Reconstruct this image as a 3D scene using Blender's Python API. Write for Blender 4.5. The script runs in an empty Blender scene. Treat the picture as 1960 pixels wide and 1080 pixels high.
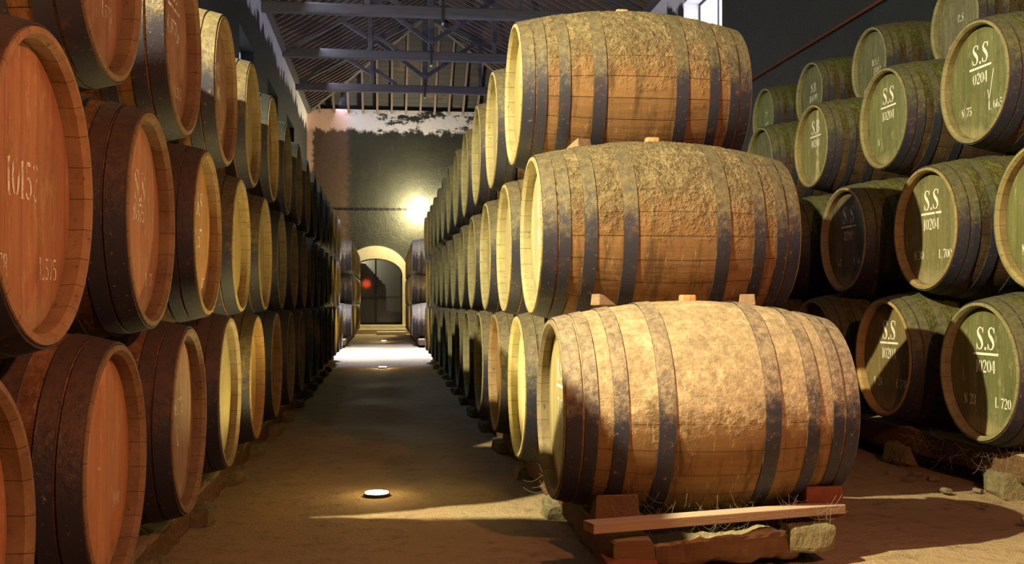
import bpy, math, random
from mathutils import Vector, Matrix, noise
R = math.radians
SC = bpy.context.scene
COL = SC.collection
random.seed(7)

# ------------------------------------------------------------------ camera
EYE = 1.10                      # camera height; heights marked zc are given relative to it
YAW = 6.98
cam_d = bpy.data.cameras.new('camera')
cam = bpy.data.objects.new('camera', cam_d); COL.objects.link(cam)
cam.location = (0, 0, EYE); cam.rotation_euler = (R(90), 0, R(-YAW))
cam_d.sensor_width = 36; cam_d.lens = 36.28; cam_d.shift_y = 0.0204
cam_d.clip_start = .05; cam_d.clip_end = 200
SC.camera = cam

# ------------------------------------------------------------------ view, world, lights
SC.view_settings.view_transform = 'Standard'
SC.view_settings.look = 'None'
SC.view_settings.gamma = 1
SC.view_settings.exposure = 0.45
SC.view_settings.use_curve_mapping = False
cy = SC.cycles
cy.use_denoising = True
cy.max_bounces = 5; cy.diffuse_bounces = 3; cy.glossy_bounces = 2; cy.transmission_bounces = 3; cy.transparent_max_bounces = 6
cy.sample_clamp_indirect = 4.0
cy.caustics_reflective = False; cy.caustics_refractive = False

w = bpy.data.worlds.new('world'); SC.world = w; w.use_nodes = True
w.node_tree.nodes['Background'].inputs[0].default_value = (.55, .75, .85, 1)
w.node_tree.nodes['Background'].inputs[1].default_value = .07

def lamp(name, kind, loc, color, power, size=.05, rot=(0, 0, 0), size_y=None, spot=None):
    d = bpy.data.lights.new(name, kind); d.color = color; d.energy = power
    if kind == 'AREA':
        d.size = size
        if size_y: d.shape = 'RECTANGLE'; d.size_y = size_y
    else:
        d.shadow_soft_size = size
    if kind == 'SPOT':
        d.spot_size = R(spot[0]); d.spot_blend = spot[1]
    o = bpy.data.objects.new(name, d); COL.objects.link(o); o.location = loc; o.rotation_euler = rot
    return o

# bare bulb high above the left block, just out of frame: the hard yellowish key of the foreground
lamp('key_bulb_light', 'POINT', (-2.66, 2.50, EYE + 3.55), (1.0, .87, .51), 3000, .035)
# orange work light of the entrance, behind and beside the camera
lamp('entrance_light', 'POINT', (1.95, .5, EYE + 1.55), (1.0, .37, .14), 290, .05)
lamp('violet_fill_light', 'POINT', (3.05, 2.7, EYE + .9), (.45, .22, 1.0), 10, .15)  # weak violet fill added to tint the right barrel ends
# bluish point light without a fixture, further down the hall, above the left block
lamp('hall_blue_light', 'POINT', (-1.7, 13.0, EYE + 3.6), (.55, .80, 1.0), 60, .15)
lamp('roof_fill_light', 'AREA', (1.6, 28.0, EYE + 5.2), (.40, .48, 1.0), 75, 5, (R(180), 0, 0), 12)  # upward fill added under the roof, standing for daylight through the eaves
# daylight falling through the roof opening over the cross passage
sk = lamp('skylight_daylight', 'AREA', (.1, 23.0, EYE + 6.4), (.62, .70, 1.0), 560, 1.8, (0, 0, 0), 2.6)
sk.data.spread = R(64)
# daylight grazing the tops of both long walls from the open eaves
lamp('eaves_daylight', 'AREA', (-1.7, 27, EYE + 7.2), (.78, .78, 1.0), 150, .4, (0, R(-60), 0), 22)

# ------------------------------------------------------------------ node helper
class NT:
    def __init__(s, name):
        s.m = bpy.data.materials.new(name); s.m.use_nodes = True
        s.t = s.m.node_tree; s.b = s.t.nodes['Principled BSDF']
        s._tc = None
    def put(s, inp, v):
        if isinstance(v, bpy.types.NodeSocket): s.t.links.new(v, inp)
        elif isinstance(v, tuple) and len(v) == 3 and inp.type == 'RGBA': inp.default_value = (*v, 1)
        else: inp.default_value = v
    def node(s, t, **kw):
        n = s.t.nodes.new(t)
        for k, v in kw.items(): setattr(n, k, v)
        return n
    def obj(s):
        if not s._tc: s._tc = s.node('ShaderNodeTexCoord')
        return s._tc.outputs['Object']
    def pos(s): return s.node('ShaderNodeNewGeometry').outputs['Position']
    def nrm(s): return s.node('ShaderNodeNewGeometry').outputs['Normal']
    def info(s, k): return s.node('ShaderNodeObjectInfo').outputs[k]
    def math(s, op, a, b=0.0, c=None, clamp=False):
        n = s.node('ShaderNodeMath', operation=op, use_clamp=clamp)
        s.put(n.inputs[0], a); s.put(n.inputs[1], b)
        if c is not None: s.put(n.inputs[2], c)
        return n.outputs[0]
    def sep(s, v):
        n = s.node('ShaderNodeSeparateXYZ'); s.put(n.inputs[0], v); return n.outputs
    def comb(s, x, y, z):
        n = s.node('ShaderNodeCombineXYZ')
        for i, v in enumerate((x, y, z)): s.put(n.inputs[i], v)
        return n.outputs[0]
    def scale(s, v, sc, off=None):
        n = s.node('ShaderNodeMapping'); s.put(n.inputs[0], v); n.inputs['Scale'].default_value = sc
        if off is not None: s.put(n.inputs['Location'], off)
        return n.outputs[0]
    def noise(s, v, sc, det=4, rough=.55, dist=0):
        n = s.node('ShaderNodeTexNoise'); s.put(n.inputs['Vector'], v)
        n.inputs['Scale'].default_value = sc; n.inputs['Detail'].default_value = det
        n.inputs['Roughness'].default_value = rough; n.inputs['Distortion'].default_value = dist
        return n.outputs['Fac']
    def mix(s, f, a, b, mode='MIX'):
        n = s.node('ShaderNodeMix', data_type='RGBA', blend_type=mode)
        s.put(n.inputs[0], f); s.put(n.inputs[6], a); s.put(n.inputs[7], b)
        return n.outputs[2]
    def step(s, v, lo, hi):
        n = s.node('ShaderNodeMapRange', interpolation_type='SMOOTHSTEP')
        s.put(n.inputs[0], v); s.put(n.inputs[1], lo); s.put(n.inputs[2], hi)
        return n.outputs[0]
    def bump(s, h, st=.4, dist=.01, prev=None):
        n = s.node('ShaderNodeBump'); s.put(n.inputs['Height'], h)
        n.inputs['Strength'].default_value = st; n.inputs['Distance'].default_value = dist
        if prev is not None: s.put(n.inputs['Normal'], prev)
        return n.outputs[0]
    def out(s, col=None, rough=.8, normal=None, spec=.3, metal=0, alpha=None, emit=None, est=0):
        if col is not None: s.put(s.b.inputs['Base Color'], col)
        s.put(s.b.inputs['Roughness'], rough); s.b.inputs['Specular IOR Level'].default_value = spec
        s.put(s.b.inputs['Metallic'], metal)
        if normal is not None: s.put(s.b.inputs['Normal'], normal)
        if alpha is not None: s.put(s.b.inputs['Alpha'], alpha)
        if emit is not None:
            s.put(s.b.inputs['Emission Color'], emit); s.b.inputs['Emission Strength'].default_value = est
        return s.m

def dust_field(n, seed, lo, hi, amp=.55):
    """0..1: how much dust lies here; dust settles on surfaces that face up"""
    nz = n.sep(n.nrm())[2]
    p = n.comb(*[n.math('ADD', c, seed) for c in n.sep(n.obj())])
    a = n.noise(p, 5, 5, .65); b = n.noise(p, 26, 4, .7)
    k = n.math('ADD', n.math('MULTIPLY', n.math('SUBTRACT', a, .5), amp * 1.5), n.math('MULTIPLY', n.math('SUBTRACT', b, .5), amp * 1.1))
    return n.step(n.math('ADD', nz, k), lo, hi), p, a, b

def stave_material(name, dust=(.235, .185, .10), wood=(.21, .118, .05), lo=-.15, hi=.6, crust=1.0):
    n = NT(name)
    seed = n.math('MULTIPLY', n.info('Random'), 37.0)
    x, y, z = n.sep(n.obj())[0:3]
    ang = n.math('ARCTAN2', y, z)
    q = n.math('MULTIPLY', n.math('DIVIDE', ang, 2 * math.pi), 26.0)
    q = n.math('ADD', q, seed)
    fr = n.math('FRACT', q); idn = n.math('FLOOR', q)
    edge = n.math('MINIMUM', fr, n.math('SUBTRACT', 1.0, fr))
    seam = n.step(edge, .0, .022)
    rnd = n.node('ShaderNodeTexWhiteNoise', noise_dimensions='1D'); n.put(rnd.inputs['W'], idn)
    rv = rnd.outputs['Value']
    d, p, a, b = dust_field(n, seed, lo, hi)
    # staves differ in how much dust clings to them
    grain = n.noise(n.comb(n.math('MULTIPLY', n.sep(p)[0], 3.0), n.math('MULTIPLY', n.sep(p)[1], 34.0), n.math('MULTIPLY', n.sep(p)[2], 34.0)), 1.0, 5, .7)
    wcol = n.mix(grain, tuple(c * .45 for c in wood), tuple(min(1, c * 1.45) for c in wood))
    wcol = n.mix(rv, wcol, n.mix(.5, wcol, tuple(c * 1.3 for c in wood)))
    wcol = n.mix(n.step(a, .56, .74), wcol, tuple(c * .28 for c in wood))
    stain = n.noise(n.comb(n.math('MULTIPLY', n.sep(p)[0], 9.0), n.math('MULTIPLY', n.sep(p)[1], 1.6), n.math('MULTIPLY', n.sep(p)[2], 1.6)), 1.6, 6, .75)
    wcol = n.mix(n.math('MULTIPLY', n.step(stain, .46, .66), .75), wcol, tuple(c * .30 for c in wood))
    wcol = n.mix(1.0, wcol, n.info('Color'), 'MULTIPLY')
    pale = n.noise(p, 60, 3, .8)
    dcol = n.mix(n.step(b, .25, .75), tuple(c * .62 for c in dust), tuple(c * 1.12 for c in dust))
    dcol = n.mix(n.math('MULTIPLY', n.step(n.noise(p, 42, 5, .85), .50, .60), .72 * min(1, crust)), dcol, tuple(c * .30 for c in dust))
    blot = n.noise(p, 9, 6, .8)
    dcol = n.mix(n.math('MULTIPLY', n.step(blot, .52, .66), .55), dcol, tuple(min(1, c * 1.75) for c in dust))
    dcol = n.mix(n.math('MULTIPLY', n.step(blot, .46, .36), .5), dcol, tuple(c * .45 for c in dust))
    dcol = n.mix(n.math('MULTIPLY', n.step(pale, .66, .80), .5), dcol, tuple(min(1, c * 1.6) for c in dust))
    col = n.mix(d, wcol, dcol)
    col = n.mix(seam, n.mix(d, (.03, .018, .01), n.mix(.12, dcol, (.05, .04, .02))), col)
    scr = n.noise(n.comb(n.math('MULTIPLY', n.sep(p)[0], 60.0), n.math('MULTIPLY', n.sep(p)[1], 9.0), n.math('MULTIPLY', n.sep(p)[2], 9.0)), 1.0, 3, .8)
    col = n.mix(n.math('MULTIPLY', n.step(scr, .60, .72), .35), col, n.mix(.5, col, (.9, .75, .5)))
    h = n.math('ADD', n.math('MULTIPLY', d, n.math('ADD', n.math('MULTIPLY', b, 1.6), n.math('MULTIPLY', pale, 1.0))), n.math('MULTIPLY', grain, .22))
    h = n.math('ADD', h, n.math('MULTIPLY', seam, .25))
    return n.out(col, .85, n.bump(h, min(1, .8 * crust), .02 if crust >= 1 else .012), .2)

def hoop_material():
    n = NT('hoop_iron')
    seed = n.math('MULTIPLY', n.info('Random'), 23.0)
    d, p, a, b = dust_field(n, seed, -.12, .40)
    rust = n.noise(p, 11, 5, .7)
    c = n.mix(n.math('MULTIPLY', n.step(rust, .54, .72), .8), (.024, .024, .040), (.10, .045, .026))
    c = n.mix(n.step(n.noise(p, 44, 3, .8), .62, .74), c, (.22, .20, .20))
    c = n.mix(n.math('MULTIPLY', d, n.math('ADD', .55, n.math('MULTIPLY', n.step(n.noise(p, 38, 5, .85), .62, .42), .4))), c, n.mix(n.step(b, .3, .7), n.mix(.5, n.info('Color'), (.03, .03, .03)), n.info('Color')))
    h = n.math('ADD', n.math('MULTIPLY', d, b), n.math('MULTIPLY', rust, .3))
    return n.out(c, .62, n.bump(h, .7, .009), .45)

def head_material():
    n = NT('head_boards')
    seed = n.math('MULTIPLY', n.info('Random'), 19.0)
    x, y, z = n.sep(n.obj())[0:3]
    q = n.math('ADD', n.math('MULTIPLY', y, 8.5), seed)
    fr = n.math('FRACT', q); edge = n.math('MINIMUM', fr, n.math('SUBTRACT', 1.0, fr))
    seam = n.step(edge, .0, .012)
    rnd = n.node('ShaderNodeTexWhiteNoise', noise_dimensions='1D'); n.put(rnd.inputs['W'], n.math('FLOOR', q))
    base = n.info('Color')
    v = n.comb(x, n.math('ADD', n.math('MULTIPLY', y, 30.0), seed), n.math('MULTIPLY', z, 2.2))
    g = n.noise(v, 1.0, 6, .7)
    m = n.noise(n.comb(n.math('ADD', x, seed), y, z), 5.5, 5, .7)
    c = n.mix(g, n.mix(.55, base, (.02, .015, .01)), n.mix(.22, base, (.9, .75, .45)))
    c = n.mix(n.math('MULTIPLY', rnd.outputs['Value'], .35), c, n.mix(.5, c, (.05, .03, .015)))
    c = n.mix(n.math('MULTIPLY', n.step(m, .52, .72), .55), c, n.mix(.6, base, (.03, .025, .02)))
    gr = n.noise(n.comb(n.math('ADD', x, seed), n.math('MULTIPLY', y, 3.5), z), 7, 6, .8)
    c = n.mix(n.math('MULTIPLY', n.step(gr, .54, .66), .55), c, n.mix(.45, c, (.75, .68, .42)))
    sp = n.noise(n.comb(n.math('ADD', x, seed), n.math('MULTIPLY', y, 2.2), z), 34, 4, .8)
    c = n.mix(n.math('MULTIPLY', n.step(sp, .60, .70), .7), c, n.mix(.75, c, (.02, .016, .01)))
    rim = n.step(n.math('ADD', n.math('SQRT', n.math('ADD', n.math('MULTIPLY', y, y), n.math('MULTIPLY', z, z))), n.math('MULTIPLY', n.math('SUBTRACT', m, .5), .10)), .30, .375)
    c = n.mix(n.math('MULTIPLY', rim, .35), c, n.mix(.6, c, (.03, .02, .012)))
    # dust creeping up from the lower edge of the recessed head
    low = n.step(n.math('ADD', z, n.math('MULTIPLY', n.math('SUBTRACT', m, .5), .25)), -.24, -.36)
    c = n.mix(n.math('MULTIPLY', low, .55), c, (.42, .36, .20))
    c = n.mix(seam, (.03, .02, .01), c)
    return n.out(c, n.math('ADD', .42, n.math('MULTIPLY', m, .4)), n.bump(n.math('ADD', g, seam), .25, .004), .4)

def chime_material():
    n = NT('chime_ends')
    seed = n.math('MULTIPLY', n.info('Random'), 29.0)
    x, y, z = n.sep(n.obj())[0:3]
    q = n.math('ADD', n.math('MULTIPLY', n.math('ARCTAN2', y, z), 26 / (2 * math.pi)), seed)
    fr = n.math('FRACT', q); edge = n.math('MINIMUM', fr, n.math('SUBTRACT', 1.0, fr))
    seam = n.step(edge, .0, .02)
    p = n.comb(n.math('ADD', x, seed), y, z)
    a = n.noise(p, 9, 5, .7)
    c = n.mix(a, n.mix(.6, n.info('Color'), (.03, .02, .01)), n.mix(.3, n.info('Color'), (.8, .7, .4)))
    c = n.mix(n.math('MULTIPLY', n.step(n.noise(p, 30, 5, .8, 1.5), .57, .68), .8), c, (.03, .02, .012))
    c = n.mix(seam, (.02, .015, .01), c)
    return n.out(c, .8, n.bump(a, .5, .006), .25)

def rough_wood(name, c1, c2, dust=(.36, .30, .17), lo=.35, hi=.9, sc=(2, 22, 22), spec=.2, bs=.6):
    n = NT(name)
    seed = n.math('MULTIPLY', n.info('Random'), 31.0)
    d, p, a, b = dust_field(n, seed, lo, hi)
    g = n.noise(n.scale(p, sc), 1.0, 6, .72)
    c = n.mix(g, c1, c2)
    c = n.mix(n.math('MULTIPLY', d, .9), c, dust)
    return n.out(c, .85, n.bump(n.math('ADD', g, n.math('MULTIPLY', b, .6)), bs, .012), spec)

M = {}
M['stave'] = stave_material('stave_wood_dusty')
M['stave_pale'] = stave_material('stave_wood_pale', (.43, .33, .20), (.185, .108, .045), -.22, .12, .4)
M['stave_green'] = stave_material('stave_wood_mossy', (.165, .17, .048), (.085, .05, .026), -.05, .78, 1.2)
M['stave_red'] = stave_material('stave_wood_reddish', (.25, .135, .075), (.085, .042, .028), .0, .9, .6)
M['stave_shaded'] = stave_material('stave_wood_shaded', (.075, .085, .075), (.035, .032, .034), .1, .9, .8)  # shade over the far left barrels put into the colour
M['hoop'] = hoop_material()
M['head'] = head_material()
M['chime'] = chime_material()
M['beam'] = rough_wood('runner_wood', (.05, .03, .018), (.21, .115, .05))
M['plank'] = rough_wood('plank_wood', (.16, .10, .06), (.40, .28, .18), (.50, .40, .29), .5, .95, (2, 30, 30))
M['redchock'] = rough_wood('chock_wood', (.09, .03, .018), (.24, .075, .04), (.26, .12, .07), .6, 1.1)
M['roofwood'] = rough_wood('roof_timber', (.035, .035, .042), (.13, .12, .13), (.2, .2, .2), 1.5, 2.5, (2, 18, 18), .5, .5)
M['rafter'] = rough_wood('rafter_timber', (.07, .055, .05), (.20, .15, .13), (.2, .2, .2), 1.5, 2.5, (3, 18, 18), .4, .5)
M['cork'] = rough_wood('cork', (.40, .20, .08), (.65, .38, .18), (.6, .45, .25), .9, 1.4)

def boards():
    n = NT('roof_boards')
    x, y, z = n.sep(n.pos())[0:3]
    q = n.math('MULTIPLY', z, 7.5); fr = n.math('FRACT', q)
    seam = n.step(n.math('MINIMUM', fr, n.math('SUBTRACT', 1.0, fr)), 0.0, .06)
    g = n.noise(n.scale(n.pos(), (2, 1.2, 14)), 1, 5, .7)
    c = n.mix(g, (.012, .013, .018), (.05, .05, .058))
    big = n.noise(n.pos(), .8, 3)
    c = n.mix(n.step(big, .55, .68), c, (.09, .055, .04))
    c = n.mix(seam, (.004, .004, .005), c)
    return n.out(c, .8, n.bump(seam, .3, .02), .3)
M['boards'] = boards()

def wall_mat(name, zw, amp, white, pink=None, dark1=(.006, .009, .010), dark2=(.026, .034, .032)):
    """lime-washed masonry overgrown by black mould; only a ragged strip at the top stays white"""
    n = NT(name)
    P = n.pos(); x, y, z = n.sep(P)[0:3]
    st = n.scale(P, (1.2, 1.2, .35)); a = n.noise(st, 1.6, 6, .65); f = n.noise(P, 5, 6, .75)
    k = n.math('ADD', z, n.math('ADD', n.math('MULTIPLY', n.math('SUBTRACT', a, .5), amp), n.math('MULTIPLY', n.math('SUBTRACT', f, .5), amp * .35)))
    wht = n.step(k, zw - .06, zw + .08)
    drip = n.noise(n.scale(P, (5, 5, .5)), 1.4, 5, .7)
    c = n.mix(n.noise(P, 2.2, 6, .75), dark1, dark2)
    c = n.mix(n.math('MULTIPLY', n.step(drip, .62, .72), .5), c, (.12, .13, .13))
    spk = n.noise(P, 22, 3, .8)
    c = n.mix(n.math('MULTIPLY', n.step(spk, .66, .74), .55), c, (.35, .33, .26))
    if pink:
        pk = n.step(n.math('ADD', x, n.math('MULTIPLY', n.math('SUBTRACT', f, .5), .8)), -1.2, -1.5)
        c = n.mix(pk, c, n.mix(n.noise(P, 7, 6, .8), (.03, .016, .01), (.17, .10, .065)))
        wcol = n.mix(n.step(x, -1.0, -1.7), white, pink)
        blob = n.step(n.noise(n.scale(P, (.8, 1, 1.5)), 1.8, 5, .7), .52, .60)
        blob = n.math('MULTIPLY', blob, n.step(x, -1.8, -.9))
        wht = n.math('MULTIPLY', wht, n.math('SUBTRACT', 1.0, blob))
        corner = n.step(n.math('ADD', x, n.math('MULTIPLY', n.math('SUBTRACT', f, .5), .5)), -2.55, -2.70)
        corner = n.math('MULTIPLY', corner, n.step(z, 5.6, 6.1))
        wht = n.math('MAXIMUM', wht, corner)
    else:
        wcol = white
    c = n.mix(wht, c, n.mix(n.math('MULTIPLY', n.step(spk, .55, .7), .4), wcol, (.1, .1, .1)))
    return n.out(c, .6, n.bump(n.math('ADD', f, n.math('MULTIPLY', spk, .6)), .7, .03), .4)
M['wall_back'] = wall_mat('wall_back_plaster', EYE + 6.25, 1.0, (.72, .70, .74), (.80, .52, .42), (.004, .006, .007), (.036, .037, .020))
M['wall_side'] = wall_mat('wall_side_plaster', EYE + 6.35, 1.6, (.80, .80, .88))
M['limewash'] = NT('limewash').out((.78, .76, .82), .8)

def cream():
    n = NT('arch_stone'); P = n.pos()
    c = n.mix(n.noise(P, 4, 5, .7), (.55, .47, .28), (.80, .74, .52))
    return n.out(c, .8, n.bump(n.noise(P, 12, 4), .3, .01), .3)
M['cream'] = cream()

def earth():
    n = NT('packed_earth'); P = n.pos()
    a = n.noise(P, 1.1, 6, .65); b = n.noise(P, 9, 6, .75); f = n.noise(P, 55, 3, .8)
    c = n.mix(a, (.22, .15, .08), (.50, .38, .22))
    c = n.mix(n.math('MULTIPLY', n.step(b, .50, .70), .5), c, (.06, .045, .03))
    c = n.mix(n.math('MULTIPLY', n.step(f, .60, .72), .35), c, (.60, .52, .36))
    h = n.math('ADD', n.math('MULTIPLY', b, 1.0), n.math('MULTIPLY', f, .35))
    return n.out(c, .85, n.bump(h, .8, .035), .25)
M['earth'] = earth()

def stone():
    n = NT('rough_stone'); P = n.obj(); s = n.math('MULTIPLY', n.info('Random'), 9.0)
    P = n.comb(*[n.math('ADD', c, s) for c in n.sep(P)[0:3]])
    a = n.noise(P, 14, 6, .75)
    c = n.mix(a, (.05, .04, .02), (.36, .31, .17))
    return n.out(c, .9, n.bump(a, 1.0, .03), .2)
M['stone'] = stone()
def paint():
    n = NT('stencil_paint'); P = n.pos()
    a = n.noise(n.scale(P, (1, 1, .45)), 26, 4, .7)
    wear = n.math('SUBTRACT', 1.0, n.sep(n.info('Color'))[0])   # worn share
    al = n.step(a, n.math('ADD', .20, n.math('MULTIPLY', wear, .55)), n.math('ADD', .34, n.math('MULTIPLY', wear, .55)))
    return n.out((.88, .86, .76), .6, None, .3, 0, al)
M['paint'] = paint()
def drip():
    n = NT('dried_drip'); P = n.obj(); a = n.noise(n.scale(P, (1, 3, .6)), 22, 5, .75)
    return n.out(n.mix(a, (.30, .24, .08), (.75, .68, .40)), .5, None, .4, 0, n.step(a, .34, .50))
M['drip'] = drip()
M['web'] = NT('cobweb_silk').out((.30, .27, .21), .8)
M['iron'] = NT('dark_iron').out((.03, .03, .032), .5, None, .5, .6)
def emis(name, col, st): return NT(name).out((.05, .05, .05), .4, emit=col, est=st)
M['bulb'] = emis('glowing_bulb', (1.0, .88, .62), 120)
M['floorglass'] = emis('glowing_floor_glass', (1.0, .80, .35), 40)
M['pane'] = emis('daylit_pane', (.62, .68, .95), .55)
M['pane_dim'] = emis('dim_pane', (.25, .30, .45), .12)
M['pane_bright'] = emis('bright_pane', (.80, .82, 1.0), 2.6)
g = NT('dark_glass'); g.b.inputs['Transmission Weight'].default_value = .85
M['glass'] = g.out((.25, .24, .2), .16, None, .25)
M['darkroom'] = NT('dark_plaster').out((.07, .065, .05), .8)
M['redglow'] = emis('red_disc', (1.0, .10, .03), 3.0)

# ------------------------------------------------------------------ mesh helpers
class MB:
    def __init__(s): s.v = []; s.f = []
    def add(s, vs, fs):
        o = len(s.v); s.v += [tuple(v) for v in vs]; s.f += [tuple(i + o for i in f) for f in fs]
    def box(s, x0, x1, y0, y1, z0, z1):
        vs = [(x, y, z) for x in (x0, x1) for y in (y0, y1) for z in (z0, z1)]
        s.add(vs, [(0, 1, 3, 2), (4, 6, 7, 5), (0, 4, 5, 1), (2, 3, 7, 6), (0, 2, 6, 4), (1, 5, 7, 3)])
    def bar(s, a, b, wd, ht, up=(0, 0, 1)):
        a = Vector(a); b = Vector(b); d = (b - a).normalized(); up = Vector(up)
        sx = d.cross(up).normalized() * wd / 2; sz = d.cross(sx).normalized() * ht / 2
        vs = [p + i * sx + j * sz for p in (a, b) for i, j in ((-1, -1), (1, -1), (1, 1), (-1, 1))]
        s.add(vs, [(3, 2, 1, 0), (4, 5, 6, 7), (0, 1, 5, 4), (1, 2, 6, 5), (2, 3, 7, 6), (3, 0, 4, 7)])
    def rough(s, a, b, wd, ht, seg=30, amp=.012, seed=0, ring=16, sq=.35):
        """hewn timber or stone: rounded-square section that wanders, along a->b"""
        a = Vector(a); b = Vector(b); d = (b - a).normalized()
        sx = d.cross(Vector((0, 0, 1)))
        sx = sx.normalized() if sx.length > .1 else Vector((1, 0, 0)); sz = sx.cross(d).normalized()
        vs = []; fs = []
        for i in range(seg + 1):
            t = i / seg; c = a.lerp(b, t)
            e = 1.0 if 0 < i < seg else .93
            for j in range(ring):
                th = 2 * math.pi * j / ring + math.pi / ring
                cx, sy = math.cos(th), math.sin(th)
                ux = math.copysign(abs(cx) ** sq, cx) * wd / 2 * e; uz = math.copysign(abs(sy) ** sq, sy) * ht / 2 * e
                p = c + sx * ux + sz * uz
                nn = noise.noise(p * 9 + Vector((seed, seed, 0))) * amp + noise.noise(p * 33 + Vector((seed, 0, 0))) * amp * .5
                r = (sx * ux + sz * uz).normalized()
                vs.append(p + r * nn)
            if i:
                for j in range(ring):
                    k = (j + 1) % ring; o = (i - 1) * ring
                    fs.append((o + j, o + k, o + ring + k, o + ring + j))
        fs.append(tuple(range(ring - 1, -1, -1))); fs.append(tuple(seg * ring + j for j in range(ring)))
        s.add(vs, fs)
    def lathe_x(s, prof, seg, closed=False):
        """prof: list of (x, r) turned about the X axis"""
        n = len(prof); vs = []; fs = []
        for i in range(seg):
            th = 2 * math.pi * i / seg
            for x, r in prof: vs.append((x, r * math.sin(th), r * math.cos(th)))
        for i in range(seg):
            k = (i + 1) % seg
            for j in range(n if closed else n - 1):
                l = (j + 1) % n
                fs.append((i * n + j, i * n + l, k * n + l, k * n + j))
        s.add(vs, fs)
    def tube(s, pts, r, ring=6):
        pts = [Vector(p) for p in pts]; vs = []; fs = []
        for i, p in enumerate(pts):
            d = (pts[min(i + 1, len(pts) - 1)] - pts[max(i - 1, 0)]).normalized()
            sx = d.cross(Vector((.3, .2, 1))).normalized(); sz = sx.cross(d)
            for j in range(ring):
                th = 2 * math.pi * j / ring; vs.append(p + (sx * math.cos(th) + sz * math.sin(th)) * r)
            if i:
                o = (i - 1) * ring
                for j in range(ring): fs.append((o + j, o + (j + 1) % ring, o + ring + (j + 1) % ring, o + ring + j))
        s.add(vs, fs)
    def mesh(s, name, mat, smooth=False):
        m = bpy.data.meshes.new(name); m.from_pydata(s.v, [], s.f); m.materials.append(mat)
        if smooth: m.polygons.foreach_set('use_smooth', [True] * len(m.polygons)); m.update()
        m.validate(); return m
    def build(s, name, mat, parent=None, smooth=False, bevel=0):
        m = s.mesh(name, mat, smooth)
        return link(name, m, parent, bevel)

def fix_normals(me):
    import bmesh
    bm = bmesh.new(); bm.from_mesh(me); bmesh.ops.recalc_face_normals(bm, faces=bm.faces); bm.to_mesh(me); bm.free()

def link(name, me, parent=None, bevel=0):
    o = bpy.data.objects.new(name, me); COL.objects.link(o)
    if parent: o.parent = parent
    if bevel:
        b = o.modifiers.new('bevel', 'BEVEL'); b.width = bevel; b.segments = 2; b.limit_method = 'ANGLE'
    return o

def tag(o, label=None, cat=None, group=None, kind=None):
    if label: o['label'] = label
    if cat: o['category'] = cat
    if group: o['group'] = group
    if kind: o['kind'] = kind
    return o
def empty(name, loc, rz=0):
    o = bpy.data.objects.new(name, None); COL.objects.link(o); o.location = loc; o.rotation_euler = (0, 0, rz)
    o.empty_display_size = .1
    return o

def Yof(D, X): return (D - .1216 * X) / .9926

# ------------------------------------------------------------------ the hall
XL, XR, YB, ZT, XM = -2.83, 6.22, 38.0, EYE + 7.05, 1.33
YN = -4.0
# floor: packed earth, gently uneven
fb = MB(); nx, ny = 90, 210
for j in range(ny + 1):
    for i in range(nx + 1):
        t = j / ny; yy = YN + (YB + 7 - YN) * t ** 1.6; xx = XL - .5 + (XR - XL + 1) * i / nx
        hgt = .028 * noise.noise(Vector((xx * .9, yy * .9, 0))) + .010 * noise.noise(Vector((xx * 5, yy * 5, 3)))
        fb.v.append((xx, yy, hgt - .01))
for j in range(ny):
    for i in range(nx):
        a = j * (nx + 1) + i; fb.f.append((a, a + 1, a + nx + 2, a + nx + 1))
tag(fb.build('floor', M['earth'], smooth=True), kind='structure')

WZ0, WZ1 = EYE + 4.45, EYE + 5.45            # window sill and lintel of the left wall
def long_wall(name, x0, x1, wins, z0, z1, ztop):
    b = MB(); y = YN
    for (a, c) in wins:
        b.box(x0, x1, y, a, -.1, ztop); b.box(x0, x1, a, c, -.1, z0); b.box(x0, x1, a, c, z1, ztop); y = c
    b.box(x0, x1, y, YB, -.1, ztop)
    return tag(b.build(name, M['wall_side']), kind='structure')
LW = [(20.6, 22.95), (25.4, 27.85), (30.3, 32.75)]
RW = [(18.6, 21.1), (24.2, 26.4)]
long_wall('wall_left', XL - .45, XL, LW, WZ0, WZ1, ZT)
RZ0, RZ1 = EYE + 4.3, EYE + 6.3
long_wall('wall_right', XR, XR + .45, RW, RZ0, RZ1, ZT)
wn = 0
for wins, xp, z0, z1, mt in ((LW, XL - .30, WZ0, WZ1, 'pane'), (RW, XR + .36, RZ0, RZ1, 'pane_bright')):
    for (a, c) in wins:
        wn += 1; mtt = mt if wn in (1, 4) else 'pane_dim'
        b = MB()
        fr = .06
        b.box(xp - .03, xp + .03, a, c, z0, z0 + fr); b.box(xp - .03, xp + .03, a, c, z1 - fr, z1)
        for yy in (a, (a + c) / 2 - fr / 2, c - fr): b.box(xp - .03, xp + .03, yy, yy + fr, z0 + fr, z1 - fr)
        wo = tag(b.build('window_%d' % wn, M['roofwood']), kind='structure')
        p = MB(); p.box(xp - .008, xp + .008, a + fr, c - fr, z0 + fr, z1 - fr)
        p.build('pane', M[mtt], wo)
        if xp > 0:      # lime-washed reveals
            r = MB(); e = .012
            r.box(XR - .002, xp - .04, c - e, c + .001, z0 + e, z1 - e); r.box(XR - .002, xp - .04, a - .001, a + e, z0 + e, z1 - e)
            r.box(XR - .002, xp - .04, a, c, z0 - .001, z0 + e); r.box(XR - .002, xp - .04, a, c, z1 - e, z1 + .001)
            r.build('reveal', M['limewash'], wo)

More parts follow.
